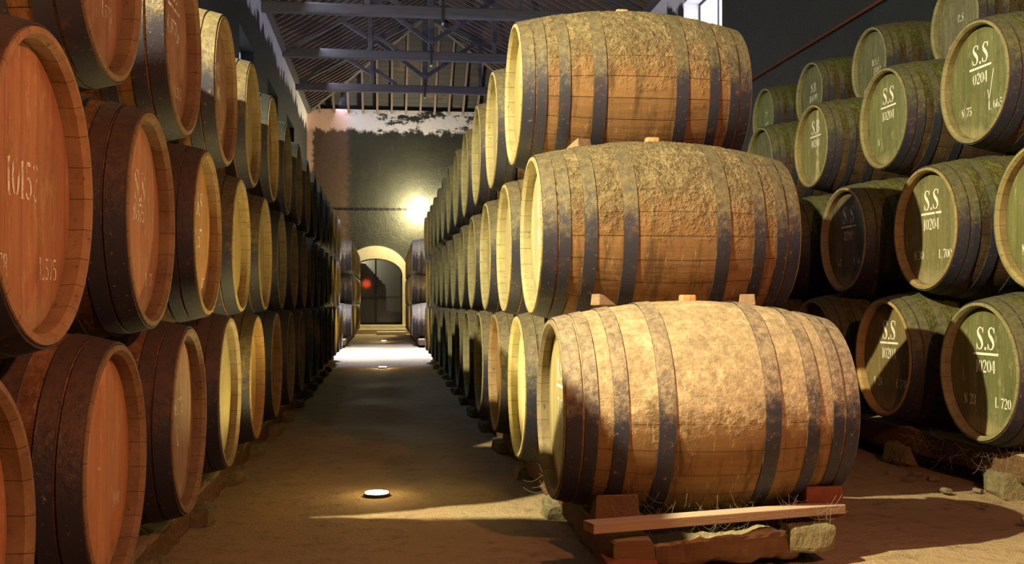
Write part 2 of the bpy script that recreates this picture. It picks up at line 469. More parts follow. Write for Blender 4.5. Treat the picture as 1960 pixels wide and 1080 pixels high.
# back wall with the arched doorway cut out
ACX, AHW, ASP, ACR, ABZ = -.36, 1.02, EYE + 1.02, EYE + 1.66, .30       # centre, half width, springing, crown, sill height
def arc(hw, sp, cr, n=28):
    return [(ACX + hw * math.cos(math.pi * i / n), sp + (cr - sp) * math.sin(math.pi * i / n)) for i in range(n + 1)]
op = arc(AHW, ASP, ACR)      # from right to left
bw = MB()
x0, x1 = XL - .45, XR + .45
def quad_wall(b, pts_lo, ztop, y):
    o = len(b.v)
    for (x, z) in pts_lo: b.v += [(x, y, z), (x, y, ztop)]
    for i in range(len(pts_lo) - 1): b.f.append((o + 2 * i, o + 2 * i + 1, o + 2 * i + 3, o + 2 * i + 2))
bw.box(x0, ACX - AHW, YB, YB + .5, -.1, ZT); bw.box(ACX + AHW, x1, YB, YB + .5, -.1, ZT)
quad_wall(bw, op, ZT, YB); quad_wall(bw, op, ZT, YB + .5)
o = len(bw.v)
for (x, z) in op: bw.v += [(x, YB, z), (x, YB + .5, z)]
for i in range(len(op) - 1): bw.f.append((o + 2 * i, o + 2 * i + 2, o + 2 * i + 3, o + 2 * i + 1))
bw.box(ACX - AHW, ACX + AHW, YB + .01, YB + .5, -.1, ABZ - .02)
tag(bw.build('wall_back', M['wall_back']), kind='structure')
# stone surround of the arch
sr = MB(); out = arc(AHW + .17, ASP, ACR + .42); inn = arc(AHW - .05, ASP, ACR - .04)
inn = [(ACX + AHW - .05, ABZ)] + inn + [(ACX - AHW + .05, ABZ)]; out = [(ACX + AHW + .17, ABZ)] + out + [(ACX - AHW - .17, ABZ)]
n = len(inn)
for y in (YB - .07, YB + .42):
    sr.v += [(x, y, z) for x, z in inn] + [(x, y, z) for x, z in out]
for i in range(n - 1):
    sr.f += [(i, i + 1, n + i + 1, n + i), (i, 2 * n + i, 2 * n + i + 1, i + 1), (n + i, n + i + 1, 3 * n + i + 1, 3 * n + i)]
ts = tag(sr.build('trim_1', M['cream']), kind='structure'); fix_normals(ts.data)
# glazed door leaves set back inside the arch
dd = MB(); yd = YB + .36; ar = arc(AHW - .06, ASP, ACR - .05, 20)
frm = MB()
for x in (ACX - AHW + .05, ACX - .03, ACX + AHW - .11): frm.box(x, x + .06, yd - .03, yd + .03, ABZ, ASP + (.60 if abs(x - ACX) < .1 else 0))
frm.box(ACX - AHW + .05, ACX + AHW - .05, yd - .028, yd + .028, ABZ, ABZ + .09)
frm.box(ACX - AHW + .05, ACX + AHW - .05, yd - .027, yd + .027, ABZ + 1.0, ABZ + 1.03)
door = tag(frm.build('door_1', M['iron']), kind='structure')
dd.v = [(x, yd, z) for x, z in [(ACX + AHW - .06, ABZ + .05)] + ar + [(ACX - AHW + .06, ABZ + .05)]]
dd.v += [(x, yd + .01, z) for x, y, z in dd.v]
k = len(dd.v) // 2
dd.f = [tuple(range(k)), tuple(range(2 * k - 1, k - 1, -1))] + [(i, (i + 1) % k, k + (i + 1) % k, k + i) for i in range(k)]
dd.build('pane', M['glass'], door)
# dim room behind the glass
rm = MB()
rm.box(-2.2, 1.6, YB + 4.2, YB + 4.3, ABZ - .05, 3.3); rm.box(-2.3, -2.2, YB + .55, YB + 4.3, ABZ - .05, 3.3)
rm.box(1.6, 1.7, YB + .55, YB + 4.3, ABZ - .05, 3.3); rm.box(-2.3, 1.7, YB + .55, YB + 4.3, 3.3, 3.4); rm.box(-2.3, 1.7, YB + .52, YB + 4.3, ABZ - .3, ABZ - .02)
tag(rm.build('wall_room_behind', M['darkroom']), kind='structure')
b = MB(); b.box(-2.0, 1.35, YB - .78, YB - .08, 0, .16); b.box(-1.75, 1.25, YB - .44, YB - .08, .16, ABZ)
tag(b.build('stone_steps', M['cream'], bevel=.015), 'two broad pale stone steps below the arched glass door', 'steps')
b = MB(); b.box(-.30, .72, YB - 1.75, YB - 1.1, 0, .09)
tag(b.build('threshold_slab', M['cream'], bevel=.01), 'flat stone slab lying on the floor in front of the steps', 'slab')

# conduit along the back wall and the right wall
b = MB(); zc_ = EYE + 3.42
b.tube([(XL + .02, YB - .03, zc_), (1.15, YB - .03, zc_)], .025)
for i in range(18): b.box(XL + .15 + i * .215, XL + .19 + i * .215, YB - .06, YB, zc_ - .04, zc_ + .04)
tag(b.build('cable_conduit', M['iron']), 'dark cable conduit running level across the back wall to the lamp', 'conduit')
b = MB(); b.tube([(XR - .03, 2, EYE + 3.81), (XR - .03, 36, EYE + 3.81)], .022, 8)
tag(b.build('wall_pipe', M['redchock']), 'thin rusty pipe running along the dark right wall', 'pipe')

# ------------------------------------------------------------------ roof
SL = .60; ZR = ZT + SL * (XM - XL); YH = YB - (ZR - ZT) / .60
cb = MB()
E = .05
def slab(pts):
    pts = [Vector(p) for p in pts]; n_ = len(pts)
    nrm = (pts[1] - pts[0]).cross(pts[2] - pts[0]).normalized()
    if nrm.z < 0: nrm = -nrm
    vs = pts + [p + nrm * .06 for p in pts]
    cb.add(vs, [tuple(range(n_)), tuple(range(2 * n_ - 1, n_ - 1, -1))] + [(i, (i + 1) % n_, n_ + (i + 1) % n_, n_ + i) for i in range(n_)])
slab([(XL - .3, YN, ZT), (XM, YN, ZR), (XM, YH, ZR), (XL - .3, YB + .3, ZT)])
slab([(XR + .3, YN, ZT), (XM, YN, ZR), (XM, YH, ZR), (XR + .3, YB + .3, ZT)])
slab([(XL - .3, YB + .3, ZT), (XM, YH, ZR), (XR + .3, YB + .3, ZT)])
ceil = tag(cb.build('ceiling', M['boards']), kind='structure')
def rafter(a, b_):
    m = MB(); m.bar(a, b_, .07, .14); m.build('rafter', M['rafter'], ceil)
def zl(x): return ZT + (x - XL) * SL - .09
SR = (ZR - ZT) / (XR - XM)
def zr(x): return ZT + (XR - x) * SR - .09
y = 19.2
while y < YH:
    rafter((XL, y, zl(XL)), (XM, y, zl(XM))); rafter((XR, y, zr(XR)), (XM, y, zr(XM))); y += .42
while y < YB - .1:
    t = (YB - y) / (YB - YH)
    rafter((XL, y, zl(XL)), (XL + (XM - XL) * t, y, zl(XL + (XM - XL) * t)))
    rafter((XR, y, zr(XR)), (XR + (XM - XR) * t, y, zr(XR + (XM - XR) * t))); y += .42
x = XL + .45
while x < XR - .2:
    t = (x - XL) / (XM - XL) if x < XM else (XR - x) / (XR - XM)
    rafter((x, YB, ZT - .09), (x, YB - (YB - YH) * t, ZT - .09 + (ZR - ZT) * t)); x += .52
for X_ in (XL, XR):
    m = MB(); m.bar((X_, YB, ZT - .1), (XM, YH, ZR - .1), .12, .2); m.build('hip_beam', M['roofwood'], ceil)
m = MB(); m.bar((XM, YN, ZR - .12), (XM, YH, ZR - .12), .12, .25); m.build('ridge_beam', M['roofwood'], ceil)
m = MB(); m.box(XL, XL + .14, 19, YB, ZT - .16, ZT - .02); m.box(XR - .14, XR, 19, YB, ZT - .16, ZT - .02)
m.build('wall_plate', M['roofwood'], ceil)

def truss(D, zc, kx, lab):
    Y = Yof(D, kx); t = empty('roof_truss', (kx, Y, EYE + zc)); tag(t, lab, 'roof truss', 'timber roof trusses')
    def P(x, z): return (x - kx, 0, z - EYE - zc)
    def part(nm, a, b_, w_, h_, mat='roofwood', dy=0):
        m = MB(); a = P(*a); b_ = P(*b_); m.rough((a[0], dy, a[2]), (b_[0], dy, b_[2]), w_, h_, 24, .01, D, 12, .25)
        return m.build(nm, M[mat], t)
    zt = EYE + zc
    part('tie_beam', (XL, zt), (XR, zt), .2, .25)
    part('principal_rafter', (XL, zt + .1), (kx, ZR - .3), .17, .2); part('principal_rafter', (XR, zt + .1), (kx, ZR - .3), .17, .2)
    m = MB(); m.rough(P(kx, zt + .14), P(kx, ZR - .25), .17, .17, 20, .008, D, 12, .25); m.build('king_post', M['roofwood'], t)
    m = MB(); m.box(-.03, .03, -.13, .13, -.26, .30); m.build('iron_strap', M['iron'], t)
    s0 = zt + .42
    part('strut', (kx - .05, s0), (-.42, s0 + 1.2), .12, .13); part('strut', (kx + .05, s0), (kx + 1.75, s0 + 1.2), .12, .13)
    m = MB(); m.rough(P(-.42, zt + .1), P(-.42, s0 + 1.1), .13, .13, 12, .008, D, 12, .25); m.build('queen_post', M['roofwood'], t)
    m = MB(); m.rough(P(kx + 1.78, zt + .1), P(kx + 1.78, s0 + 1.1), .13, .13, 12, .008, D, 12, .25); m.build('queen_post', M['roofwood'], t)
    part('strut', (-.36, zt + .62), (.34, zt + .15), .10, .11, dy=.02); part('strut', (-.5, zt + .5), (-1.3, zt + .98), .10, .11, dy=.02)
truss(24.2, 6.80, 1.33, 'roof truss nearest the camera, its tie beam crossing the top of the photo')
truss(29.0, 6.92, 1.27, 'second roof truss back, with a clear V of struts below the nearest tie beam')
truss(33.2, 6.86, 1.25, 'farthest and smallest looking roof truss, closest to the back wall')

# ------------------------------------------------------------------ lamps of the place
t = empty('wall_lamp', (1.27, YB - .02, EYE + 3.45)); tag(t, 'dazzling round lamp on an iron arm high on the back wall', 'lamp')
m = MB(); m.box(-.09, .09, -.03, .02, -.12, .12); m.build('bracket', M['iron'], t)
m = MB(); m.tube([(0, 0, 0), (0, -.35, .12), (0, -.62, .12)], .022, 8); m.build('arm', M['iron'], t)
m = MB()
seg = 20
vs = []; fs = []
for i in range(seg + 1):
    ph = math.pi * i / seg
    for j in range(28): vs.append((.27 * math.sin(ph) * math.cos(2 * math.pi * j / 28), -.8 + .27 * math.sin(ph) * math.sin(2 * math.pi * j / 28), .10 + .27 * math.cos(ph)))
for i in range(seg):
    for j in range(28): k = (j + 1) % 28; fs.append((i * 28 + j, i * 28 + k, i * 28 + 28 + k, i * 28 + 28 + j))
m.add(vs, fs); gl = m.build('globe', M['bulb'], t, True)
lamp('wall_lamp_light', 'POINT', (1.27 - .1, YB - .40, EYE + 3.35), (1.0, .80, .36), 620, .10)

for D, lab in ((5.87, 'largest glowing floor light, in the dirt of the near aisle'), (17.4, 'glowing floor light in the shade just before the daylit strip'), (29.4, 'smallest glowing floor light, beyond the daylit strip of floor')):
    X = -.05; Y = Yof(D, X)
    t = empty('floor_light', (X, Y, .0)); tag(t, lab, 'floor light', 'floor lights down the middle of the aisle')
    m = MB(); seg = 32
    pr = [(.052, .0), (.052, .075), (.0, .075)]
    def disc(b, r0, r1, z0, z1, seg=32):
        vs = []
        for i in range(seg):
            c, s = math.cos(2 * math.pi * i / seg), math.sin(2 * math.pi * i / seg)
            vs += [(r0 * c, r0 * s, z0), (r0 * c, r0 * s, z1), (r1 * c, r1 * s, z1), (r1 * c, r1 * s, z0)]
        fs = []
        for i in range(seg):
            k = (i + 1) % seg
            for j in range(4): l = (j + 1) % 4; fs.append((4 * i + j, 4 * i + l, 4 * k + l, 4 * k + j))
        b.add(vs, fs)
    disc(m, .066, .074, -.03, .020); m.build('ring', M['iron'], t)
    m = MB(); disc(m, .002, .066, -.02, .024); m.build('lens', M['floorglass'], t)
    lamp('floor_lamp_light', 'POINT', (X, Y, .13), (1.0, .70, .25), 1.5 if D < 10 else 4, .03)
    lamp('floor_lamp_beam', 'SPOT', (X, Y, .07), (1.0, .80, .30), 80 if D < 10 else 50, .04, (R(180), 0, 0), spot=(152, .35))

# self-glowing disc for the red-lit barrel head behind the glass door
t = empty('red_disc', (-.75, YB + 3.0, EYE + .75)); tag(t, 'red glowing round disc seen through the glass door', 'lamp')
m = MB(); m.lathe_x([(-.03, .0), (-.03, .15), (.03, .15), (.03, 0)], 28)
o = m.build('glow_disc', M['redglow'], t); o.rotation_euler = (0, 0, R(90))
m = MB(); m.box(-.03, .03, -.05, .05, -(EYE + .75) + ABZ, -.14); m.build('stand', M['iron'], t)

# ------------------------------------------------------------------ stencil lettering
TH, TN = .15, .045
def arcp(cx, cy, rx, ry, a0, a1, n=9, thick=None):
    out = []
    for i in range(n):
        a = R(a0 + (a1 - a0) * i / (n - 1))
        w_ = thick if thick is not None else TN + (TH - TN) * abs(math.cos(a)) ** 1.5
        out.append((cx + rx * math.cos(a), cy + ry * math.sin(a), w_))
    return out
def ln(x0, y0, x1, y1, w0=TH, w1=None): return [(x0, y0, w0), (x1, y1, w0 if w1 is None else w1)]
G = {
 'S': (.60, [[(.50, .74, TN), (.47, .90, .05), (.34, .97, .05), (.20, .93, .07), (.12, .80, .12), (.17, .66, .16), (.30, .53, .19), (.43, .38, .17), (.47, .22, .13), (.38, .07, .07), (.25, .03, .05), (.12, .09, .05), (.08, .26, TN)], ln(.52, .98, .52, .72, .035), ln(.06, .28, .06, .02, .035)]),
 '0': (.58, [arcp(.28, .5, .19, .45, 105, 255), arcp(.30, .5, .19, .45, -75, 75)]),
 '1': (.36, [ln(.18, .03, .18, .97), ln(.06, .02, .30, .02, .04), ln(.05, .90, .18, .97, .04)]),
 '2': (.56, [arcp(.27, .73, .17, .24, 170, -40), ln(.38, .55, .10, .12, .09, .05), ln(.08, .07, .48, .07, .13), ln(.48, .07, .50, .24, .03)]),
 '3': (.54, [arcp(.25, .75, .17, .21, 150, -80), arcp(.25, .27, .19, .24, 80, -150)]),
 '4': (.58, [ln(.36, .02, .36, .97), ln(.06, .30, .27, .92, .045), ln(.04, .28, .54, .28, .05), ln(.24, .02, .48, .02, .04)]),
 '5': (.54, [ln(.12, .92, .44, .92, .11), ln(.12, .55, .12, .90, .04), arcp(.25, .30, .19, .27, 130, -150)]),
 '6': (.56, [arcp(.28, .5, .19, .45, 110, 250), arcp(.31, .27, .16, .24, -70, 110)]),
 '7': (.54, [ln(.06, .92, .50, .92, .12), ln(.48, .86, .22, .02, .06, .14), ln(.06, .92, .05, .74, .035)]),
 '8': (.56, [arcp(.28, .75, .15, .20, 100, 260), arcp(.29, .75, .15, .20, -80, 80), arcp(.28, .27, .19, .24, 105, 255), arcp(.29, .27, .19, .24, -75, 75)]),
 '9': (.56, [arcp(.28, .5, .19, .45, -80, 65), arcp(.25, .72, .16, .24, 100, 290)]),
 'N': (.66, [ln(.12, .03, .12, .92, .05), ln(.12, .95, .50, .06, .13), ln(.52, .10, .52, .97, .05), ln(.03, .02, .22, .02, .035), ln(.42, .98, .62, .98, .035)]),
 'L': (.54, [ln(.14, .03, .14, .97), ln(.22, .04, .48, .04, .05), ln(.49, .03, .49, .26, .035), ln(.04, .98, .26, .98, .035)]),
 'E': (.54, [ln(.14, .03, .14, .97), ln(.22, .04, .48, .04, .05), ln(.22, .96, .46, .96, .05), ln(.22, .52, .38, .52, .05), ln(.48, .04, .48, .24, .03)]),
 'B': (.60, [ln(.14, .03, .14, .97), arcp(.28, .75, .17, .22, 85, -85), arcp(.28, .28, .21, .25, 85, -85)]),
 'R': (.62, [ln(.14, .03, .14, .97), arcp(.28, .74, .19, .23, 85, -85), ln(.34, .46, .52, .03, .13), ln(.04, .02, .24, .02, .035)]),
 'Y': (.60, [ln(.30, .03, .30, .45), ln(.10, .97, .29, .48, .12), ln(.50, .97, .33, .48, .045)]),
 '.': (.22, [ln(.09, .0, .09, .13, .12)]),
 ' ': (.34, []),
 '/': (.5, [ln(.06, .55, .18, .0, .05), ln(.18, .0, .55, 1.5, .05)]),
}
def draw_text(mb, s, h, cy0, cz0, x, slant=0):
    """letters of height h centred on (cy0, cz0) in the head plane at local x; read from outside (towards -X)"""
    wt = sum(G[c][0] for c in s) * h
    u = -wt / 2
    for c in s:
        wd, strokes = G[c]
        for st in strokes:
            # local -X faces the reader: reading direction is -Y
            P = [((u + px * h), (py - .5) * h, pw * h) for px, py, pw in st]
            vs = []
            for i, (a, b_, pw) in enumerate(P):
                q0 = P[max(i - 1, 0)]; q1 = P[min(i + 1, len(P) - 1)]
                dx, dz = q1[0] - q0[0], q1[1] - q0[1]; L = math.hypot(dx, dz) or 1
                nx_, nz_ = -dz / L * pw / 2, dx / L * pw / 2
                for sg in (1, -1):
                    U = a + sg * nx_; V = b_ + sg * nz_
                    vs.append((x, cy0 - U, cz0 + V + slant * U))
            fs = [(2 * i, 2 * i + 1, 2 * i + 3, 2 * i + 2) for i in range(len(P) - 1)]
            mb.add(vs, fs)
        u += wd * h

# ------------------------------------------------------------------ barrels
HL, RB, RE = .64, .485, .40       # half length, bilge radius, end radius
def prof(x): return RB - (RB - RE) * abs(x / HL) ** 1.9
REC = .052
def body_mesh(mat, seg, nx_, lump, nm):
    b = MB()
    xs = [-HL + 2 * HL * i / nx_ for i in range(nx_ + 1)]
    vs = []
    for i in range(seg):
        th = 2 * math.pi * i / seg; s_, c_ = math.sin(th), math.cos(th)
        for x in xs:
            r = prof(x)
            if lump:
                up = max(0, c_ + .25) * (1 if abs(x) < HL - .02 else 0)
                p = Vector((x, r * s_, r * c_))
                k = noise.noise(p * 7) * .5 + noise.noise(p * 24) * .5 + noise.noise(p * 60) * .35
                r += up * (.002 + .009 * max(-.2, k)) * lump
            vs.append((x, r * s_, r * c_))
    n_ = len(xs); fs = []
    for i in range(seg):
        k = (i + 1) % seg
        for j in range(n_ - 1): fs.append((i * n_ + j, i * n_ + j + 1, k * n_ + j + 1, k * n_ + j))
    b.add(vs, fs)
    me = b.mesh(nm, mat, True); fix_normals(me); return me
def ring_mesh(nm, mat, pr, seg):
    b = MB(); b.lathe_x(pr, seg, True); me = b.mesh(nm, mat, True); fix_normals(me)
    me.set_sharp_from_angle(angle=R(35)); return me
def hoop_mesh(x0, x1, seg, sub=4):
    pr = [(x0 + (x1 - x0) * i / sub, prof(x0 + (x1 - x0) * i / sub) + .0065) for i in range(sub + 1)]
    pr += [(x1, prof(x1) - .004), (x0, prof(x0) - .004)]
    b = MB(); b.lathe_x(pr, seg, True)
    # rivets where the strap overlaps
    xm = (x0 + x1) / 2
    for dth in (-.05, .05):
        th = 1.1 + xm * 3 + dth; r = prof(xm) + .0065; c = Vector((xm, r * math.sin(th), r * math.cos(th))); nrm = Vector((0, math.sin(th), math.cos(th)))
        tx = Vector((1, 0, 0)); ty = nrm.cross(tx); vs = []
        for k in range(8): a = k * math.pi / 4; vs.append(c + (tx * math.cos(a) + ty * math.sin(a)) * .007)
        vs.append(c + nrm * .004); b.add(vs, [(k, (k + 1) % 8, 8) for k in range(8)])
    me = b.mesh('hoop', M['hoop'], True); fix_normals(me); me.set_sharp_from_angle(angle=R(35)); return me
HOOPS = [(-.637, -.572), (-.562, -.508), (-.445, -.385), (-.262, -.192)]
HOOPS = HOOPS + [(-b_, -a) for a, b_ in HOOPS]
def chime_mesh(side, seg):
    s = side; e = HL + .004
    pr = [(s * (HL - .01), prof(HL) + .0005), (s * (e), RE - .003), (s * (e + .002), RE - .020), (s * (HL - .012), RE - .031), (s * (HL - REC - .01), RE - .026), (s * (HL - REC - .01), RE - .004)]
    return ring_mesh('chime', M['chime'], pr, seg)
def head_mesh(side, seg):
    b = MB(); x = side * (HL - REC); rr = RE - .024
    rings = [0.0001, rr * .35, rr * .7, rr * .965, rr]
    xs = [x, x, x, x, x - side * .007]
    vs = []; fs = []
    for k, r in enumerate(rings):
        for i in range(seg):
            th = 2 * math.pi * i / seg; vs.append((xs[k], r * math.sin(th), r * math.cos(th)))
    for k in range(len(rings) - 1):
        for i in range(seg):
            j = (i + 1) % seg; fs.append((k * seg + i, k * seg + j, (k + 1) * seg + j, (k + 1) * seg + i))
    o_ = len(vs)
    for i in range(seg):
        th = 2 * math.pi * i / seg; vs.append((x - side * .02, rr * math.sin(th), rr * math.cos(th)))
    for i in range(seg): j = (i + 1) % seg; fs.append((4 * seg + i, 4 * seg + j, o_ + j, o_ + i))
    b.add(vs, fs); me = b.mesh('head', M['head']); fix_normals(me)
    # make sure the visible face looks outwards
    for p in me.polygons[:1]:
        if p.normal.x * side < 0: me.flip_normals()
    return me
KIT = {}
def kit(q):
    if q in KIT: return KIT[q]
    seg = {'hero': 160, 'near': 72, 'far': 40}[q]
    k = {'hoop': [hoop_mesh(a, b_, seg) for a, b_ in HOOPS], 'chime': [chime_mesh(s, seg) for s in (-1, 1)], 'head': [head_mesh(s, seg) for s in (-1, 1)], 'body': {}}
    b = MB(); b.rough((0, 0, .470), (0, 0, .512), .075, .055, 5, .004, 1, 10, .5); k['bung'] = b.mesh('bung', M['cork'])
    KIT[q] = k; return k
def body_for(q, mat):
    k = kit(q)['body']
    if mat not in k:
        k[mat] = body_mesh(M[mat], *{'hero': (320, 200, .3 if mat == 'stave_pale' else 1.1), 'near': (72, 28, 0), 'far': (40, 12, 0)}[q], 'staves')
    return k[mat]

ORD = ['first', 'second', 'third', 'fourth', 'fifth', 'sixth', 'seventh', 'eighth', 'ninth', 'tenth', 'eleventh', 'twelfth', 'thirteenth', 'fourteenth', 'fifteenth', 'sixteenth']
def child(nm, me, par, loc, col=None):
    o = bpy.data.objects.new(nm, me); COL.objects.link(o); o.parent = par; o.location = loc
    if col: o.color = (*col, 1)
    return o
def barrel(D, X, zc, q, mat, headc, chimec, label, group, flip=False, s=1.0, tint=(1, 1, 1), bung=False, marks=None, wear=.8, yaw=0, Y=None, backhead=True):
    """D, X: where the aisle-side head stands; the axis runs across the aisle"""
    y_ = Yof(D, X) if Y is None else Y
    cx = X + (-HL if flip else HL) * s
    t = empty('wine_barrel', (cx, y_, EYE + zc - RB * s), (math.pi if flip else 0) + R(yaw)); t.scale = (s, s, s)
    tag(t, label, 'barrel', group)
    k = kit(q); L = (0, 0, RB)
    child('staves', body_for(q, mat), t, L, tint)
    hs = range(8) if q != 'far' else (0, 1, 2, 3)
    dc = {'stave_pale': (.42, .32, .20), 'stave': (.20, .16, .075), 'stave_shaded': (.05, .055, .055), 'stave_green': (.15, .145, .055), 'stave_red': (.13, .07, .045)}[mat]
    for i in hs: child('hoop', k['hoop'][i], t, L, dc)
    child('chime', k['chime'][0], t, L, chimec)
    h = child('head', k['head'][0], t, L, headc)
    if backhead and q != 'far':
        child('chime', k['chime'][1], t, L, chimec); child('head', k['head'][1], t, L, headc)
    if bung: child('bung', k['bung'], t, (0, 0, RB))
    if marks:
        xx = -(HL - REC) - .0015; mb = None
        def flush(mb):
            o = child('stencil_lettering', mb.mesh('stencil_lettering', M['paint']), h, (0, 0, 0), (wear, wear, wear))
            o['label'] = 'white stencilled letters and numbers'
        for k_, (s_, hh, yy, zz, *sl) in enumerate(marks):
            if s_ == '_':
                mb.box(xx - .0003, xx, yy - hh / 2, yy + hh / 2, zz - .007, zz + .007); continue
            if mb: flush(mb)
            mb = MB(); draw_text(mb, s_, hh, yy, zz, xx, sl[0] if sl else 0)
        flush(mb)
    return t

ORANGE = (.62, .22, .075); RUST = (.33, .10, .05); OCHRE = (.42, .30, .09); YEL = (.80, .55, .18); CREAM = (.66, .57, .33); GREEN = (.085, .130, .018); DGREEN = (.075, .085, .03)
CH_RED = (.20, .09, .055); CH_OCH = (.33, .24, .10); CH_CR = (.58, .50, .26); CH_GR = (.19, .18, .07)
TIER = ['bottom', 'middle', 'top']

# ---- left block: heads face +X
def SS(n1=None, h=.11, r=0): return [('S.S.', h, 0, .20), ('_', .22, 0, .125)] + ([(n1, .065, 0, .03)] if n1 else [])
LM = {(0, 1): [('E', .06, .03, .02), ('L.610', .048, -.17, -.14), ('34', .045, .22, -.20)],
      (0, 2): [('10575', .075, .0, .06), ('E', .085, .0, -.07)],
      (1, 0): [('10153', .10, .02, .02), ('L.378', .06, .20, -.20), ('L.575', .06, -.17, -.20)],
      (1, 1): [('S.S', .12, -.02, .13), ('10575', .07, 0, .03), ('L.575', .05, -.17, -.22), ('77', .05, .2, -.22)],
      (1, 2): [('R.S.S', .12, 0, .15), ('10.57', .10, 0, -.02), ('L.57', .05, -.15, -.24)],
      (1, 3): [('S.S', .12, 0, .15), ('1057', .08, 0, .02), ('L57', .05, -.1, -.24)],
      (2, 0): [('S.S.', .12, .02, .2), ('L.575', .05, -.14, -.15)],
      (2, 1): [('S.S.', .12, 0, .24), ('_', .3, 0, .15), ('100575', .085, 0, .06), ('L.575', .05, -.12, -.20)],
      (2, 2): [('10N5', .09, 0, .12), ('5N06', .09, 0, .0), ('L57', .05, -.12, -.22)],
      (2, 3): [('10575', .09, 0, .1), ('L.57', .05, -.1, -.2)]}
LT = [[(2.12, -.85, -.535, 1), (3.3, -.85, -.52, .97), (4.40, -.828, -.50, .98), (5.56, -.83, -.48, 1), (6.74, -.83, -.485, 1), (7.92, -.83, -.478, 1)],
      [(2.61, -.85, .29, 1), (3.87, -.868, .31, 1), (5.07, -.865, .34, 1), (6.26, -.867, .347, 1), (7.44, -.86, .35, 1)],
      [(3.28, -.865, 1.11, 1), (4.47, -.865, 1.13, 1), (5.65, -.865, 1.158, 1), (6.8, -.865, 1.17, 1), (8.0, -.865, 1.19, 1)]]
LH = [[ORANGE, (.78, .28, .10), RUST, (.17, .13, .045), YEL, (.30, .20, .08)], [(.56, .20, .085), (.60, .19, .10), (.55, .23, .07), (.52, .36, .12), (.46, .36, .12)], [(.36, .13, .06), (.34, .10, .05), (.28, .10, .055), (.36, .29, .09), (.30, .17, .07)]]
LC = [[CH_RED, CH_RED, CH_RED, (.16, .10, .06), (.42, .20, .06), CH_RED], [(.36, .17, .09), CH_RED, (.28, .15, .06), CH_OCH, CH_OCH], [CH_RED, CH_RED, CH_RED, (.20, .14, .06), CH_OCH]]
LLAB = {(0, 0): 'barrel cut off by the bottom left corner, only its rim and orange head edge showing',
        (0, 1): 'bright orange-headed barrel in the bottom left foreground, marked L.610',
        (0, 2): 'dark barrel with a shaded rust-brown head marked 10575 and E, left bottom tier',
        (0, 3): 'bottom-tier left barrel with a shaded ochre head and dark rim',
        (0, 4): 'bottom-tier left barrel with a golden yellow head inside an orange rim',
        (1, 0): 'largest looking left barrel, orange head marked 10153 and L.378, cut by the edge',
        (1, 1): 'middle-tier left barrel with a pinkish red head faintly marked S.S and L.575',
        (1, 2): 'middle-tier left barrel with an orange head marked R.S.S',
        (1, 3): 'middle-tier left barrel, yellow-ochre head, directly beyond the one marked R.S.S',
        (2, 0): 'top-tier left barrel cut by the upper edge, only head bottom with L.575 showing',
        (2, 1): 'top-tier left barrel with reddish head marked 100575 and grey-lit side',
        (2, 2): 'top-tier left barrel, brown-red head marked 10N5, whole in view with dusty top',
        (2, 3): 'top-tier left barrel with an olive-yellow head and dusty sunlit-looking top'}
for ti in range(3):
    rows = list(LT[ti]); zl_ = [-.478, .352, 1.19][ti]; pit = 1.18
    while rows[-1][0] + pit < 19.9: rows.append((rows[-1][0] + pit, [-.83, -.86, -.865][ti], zl_, 1))
    if ti: barrel(rows[0][0] - 1.18, rows[0][1], rows[0][2] - .01, 'near', 'stave_red', ORANGE, CH_RED, 'barrel nearest the camera in the %s left tier, beyond the left edge of the view' % TIER[ti], 'barrels of the left stack', True)
    for i, (D, X, z, s) in enumerate(rows):
        q = 'near' if D < 12 else 'far'
        if D < 4.6: q = 'near'
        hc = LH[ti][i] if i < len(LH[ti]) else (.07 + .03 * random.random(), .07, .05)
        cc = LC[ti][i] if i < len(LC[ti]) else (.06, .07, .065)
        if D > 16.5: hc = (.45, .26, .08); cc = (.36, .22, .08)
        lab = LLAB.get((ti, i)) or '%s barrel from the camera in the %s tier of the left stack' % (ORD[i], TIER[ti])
        mt = 'stave_red' if (ti < 2 and D < 6) else ('stave' if D < 7.5 or D > 17 else 'stave_shaded')
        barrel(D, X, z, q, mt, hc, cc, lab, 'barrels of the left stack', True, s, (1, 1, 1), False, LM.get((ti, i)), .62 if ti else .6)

# ---- middle block: heads face -X
MMK = {(0, 0): [('B.S.S', .10, .0, .17), ('_', .26, 0, .095), ('7.15.8', .085, 0, .0)], (0, 1): [('B.S.', .10, 0, .17), ('_', .2, 0, .09), ('90', .085, 0, 0)],
       (0, 3): [('B.S', .10, 0, .15), ('90', .08, 0, 0)],
       (1, 0): [('B.S.', .12, 0, .15), ('10.2', .11, 0, .0), ('100', .06, .05, -.2)], (1, 1): [('S.S', .11, 0, .13), ('102', .11, 0, -.02), ('80', .06, 0, -.2)], (1, 2): [('S.S', .11, 0, .12), ('60', .06, 0, -.2)],
       (2, 0): [('B.A.', .10, 0, .15)], (2, 1): [('S.S', .10, 0, .15)]}
G['A'] = (.6, [ln(.10, .03, .28, .95, .045), ln(.50, .03, .32, .95, .13), ln(.2, .35, .4, .35, .04)])
MMK[(2, 0)] = [('B.A.', .10, 0, .16), ('_', .2, 0, .09), ('718', .08, 0, 0), ('L.7', .05, -.1, -.2)]
MT = [(4.67, 1.205, -.475, .74, 13), (5.30, 1.215, .347, .74, 12), (5.95, 1.22, 1.197, .73, 12)]
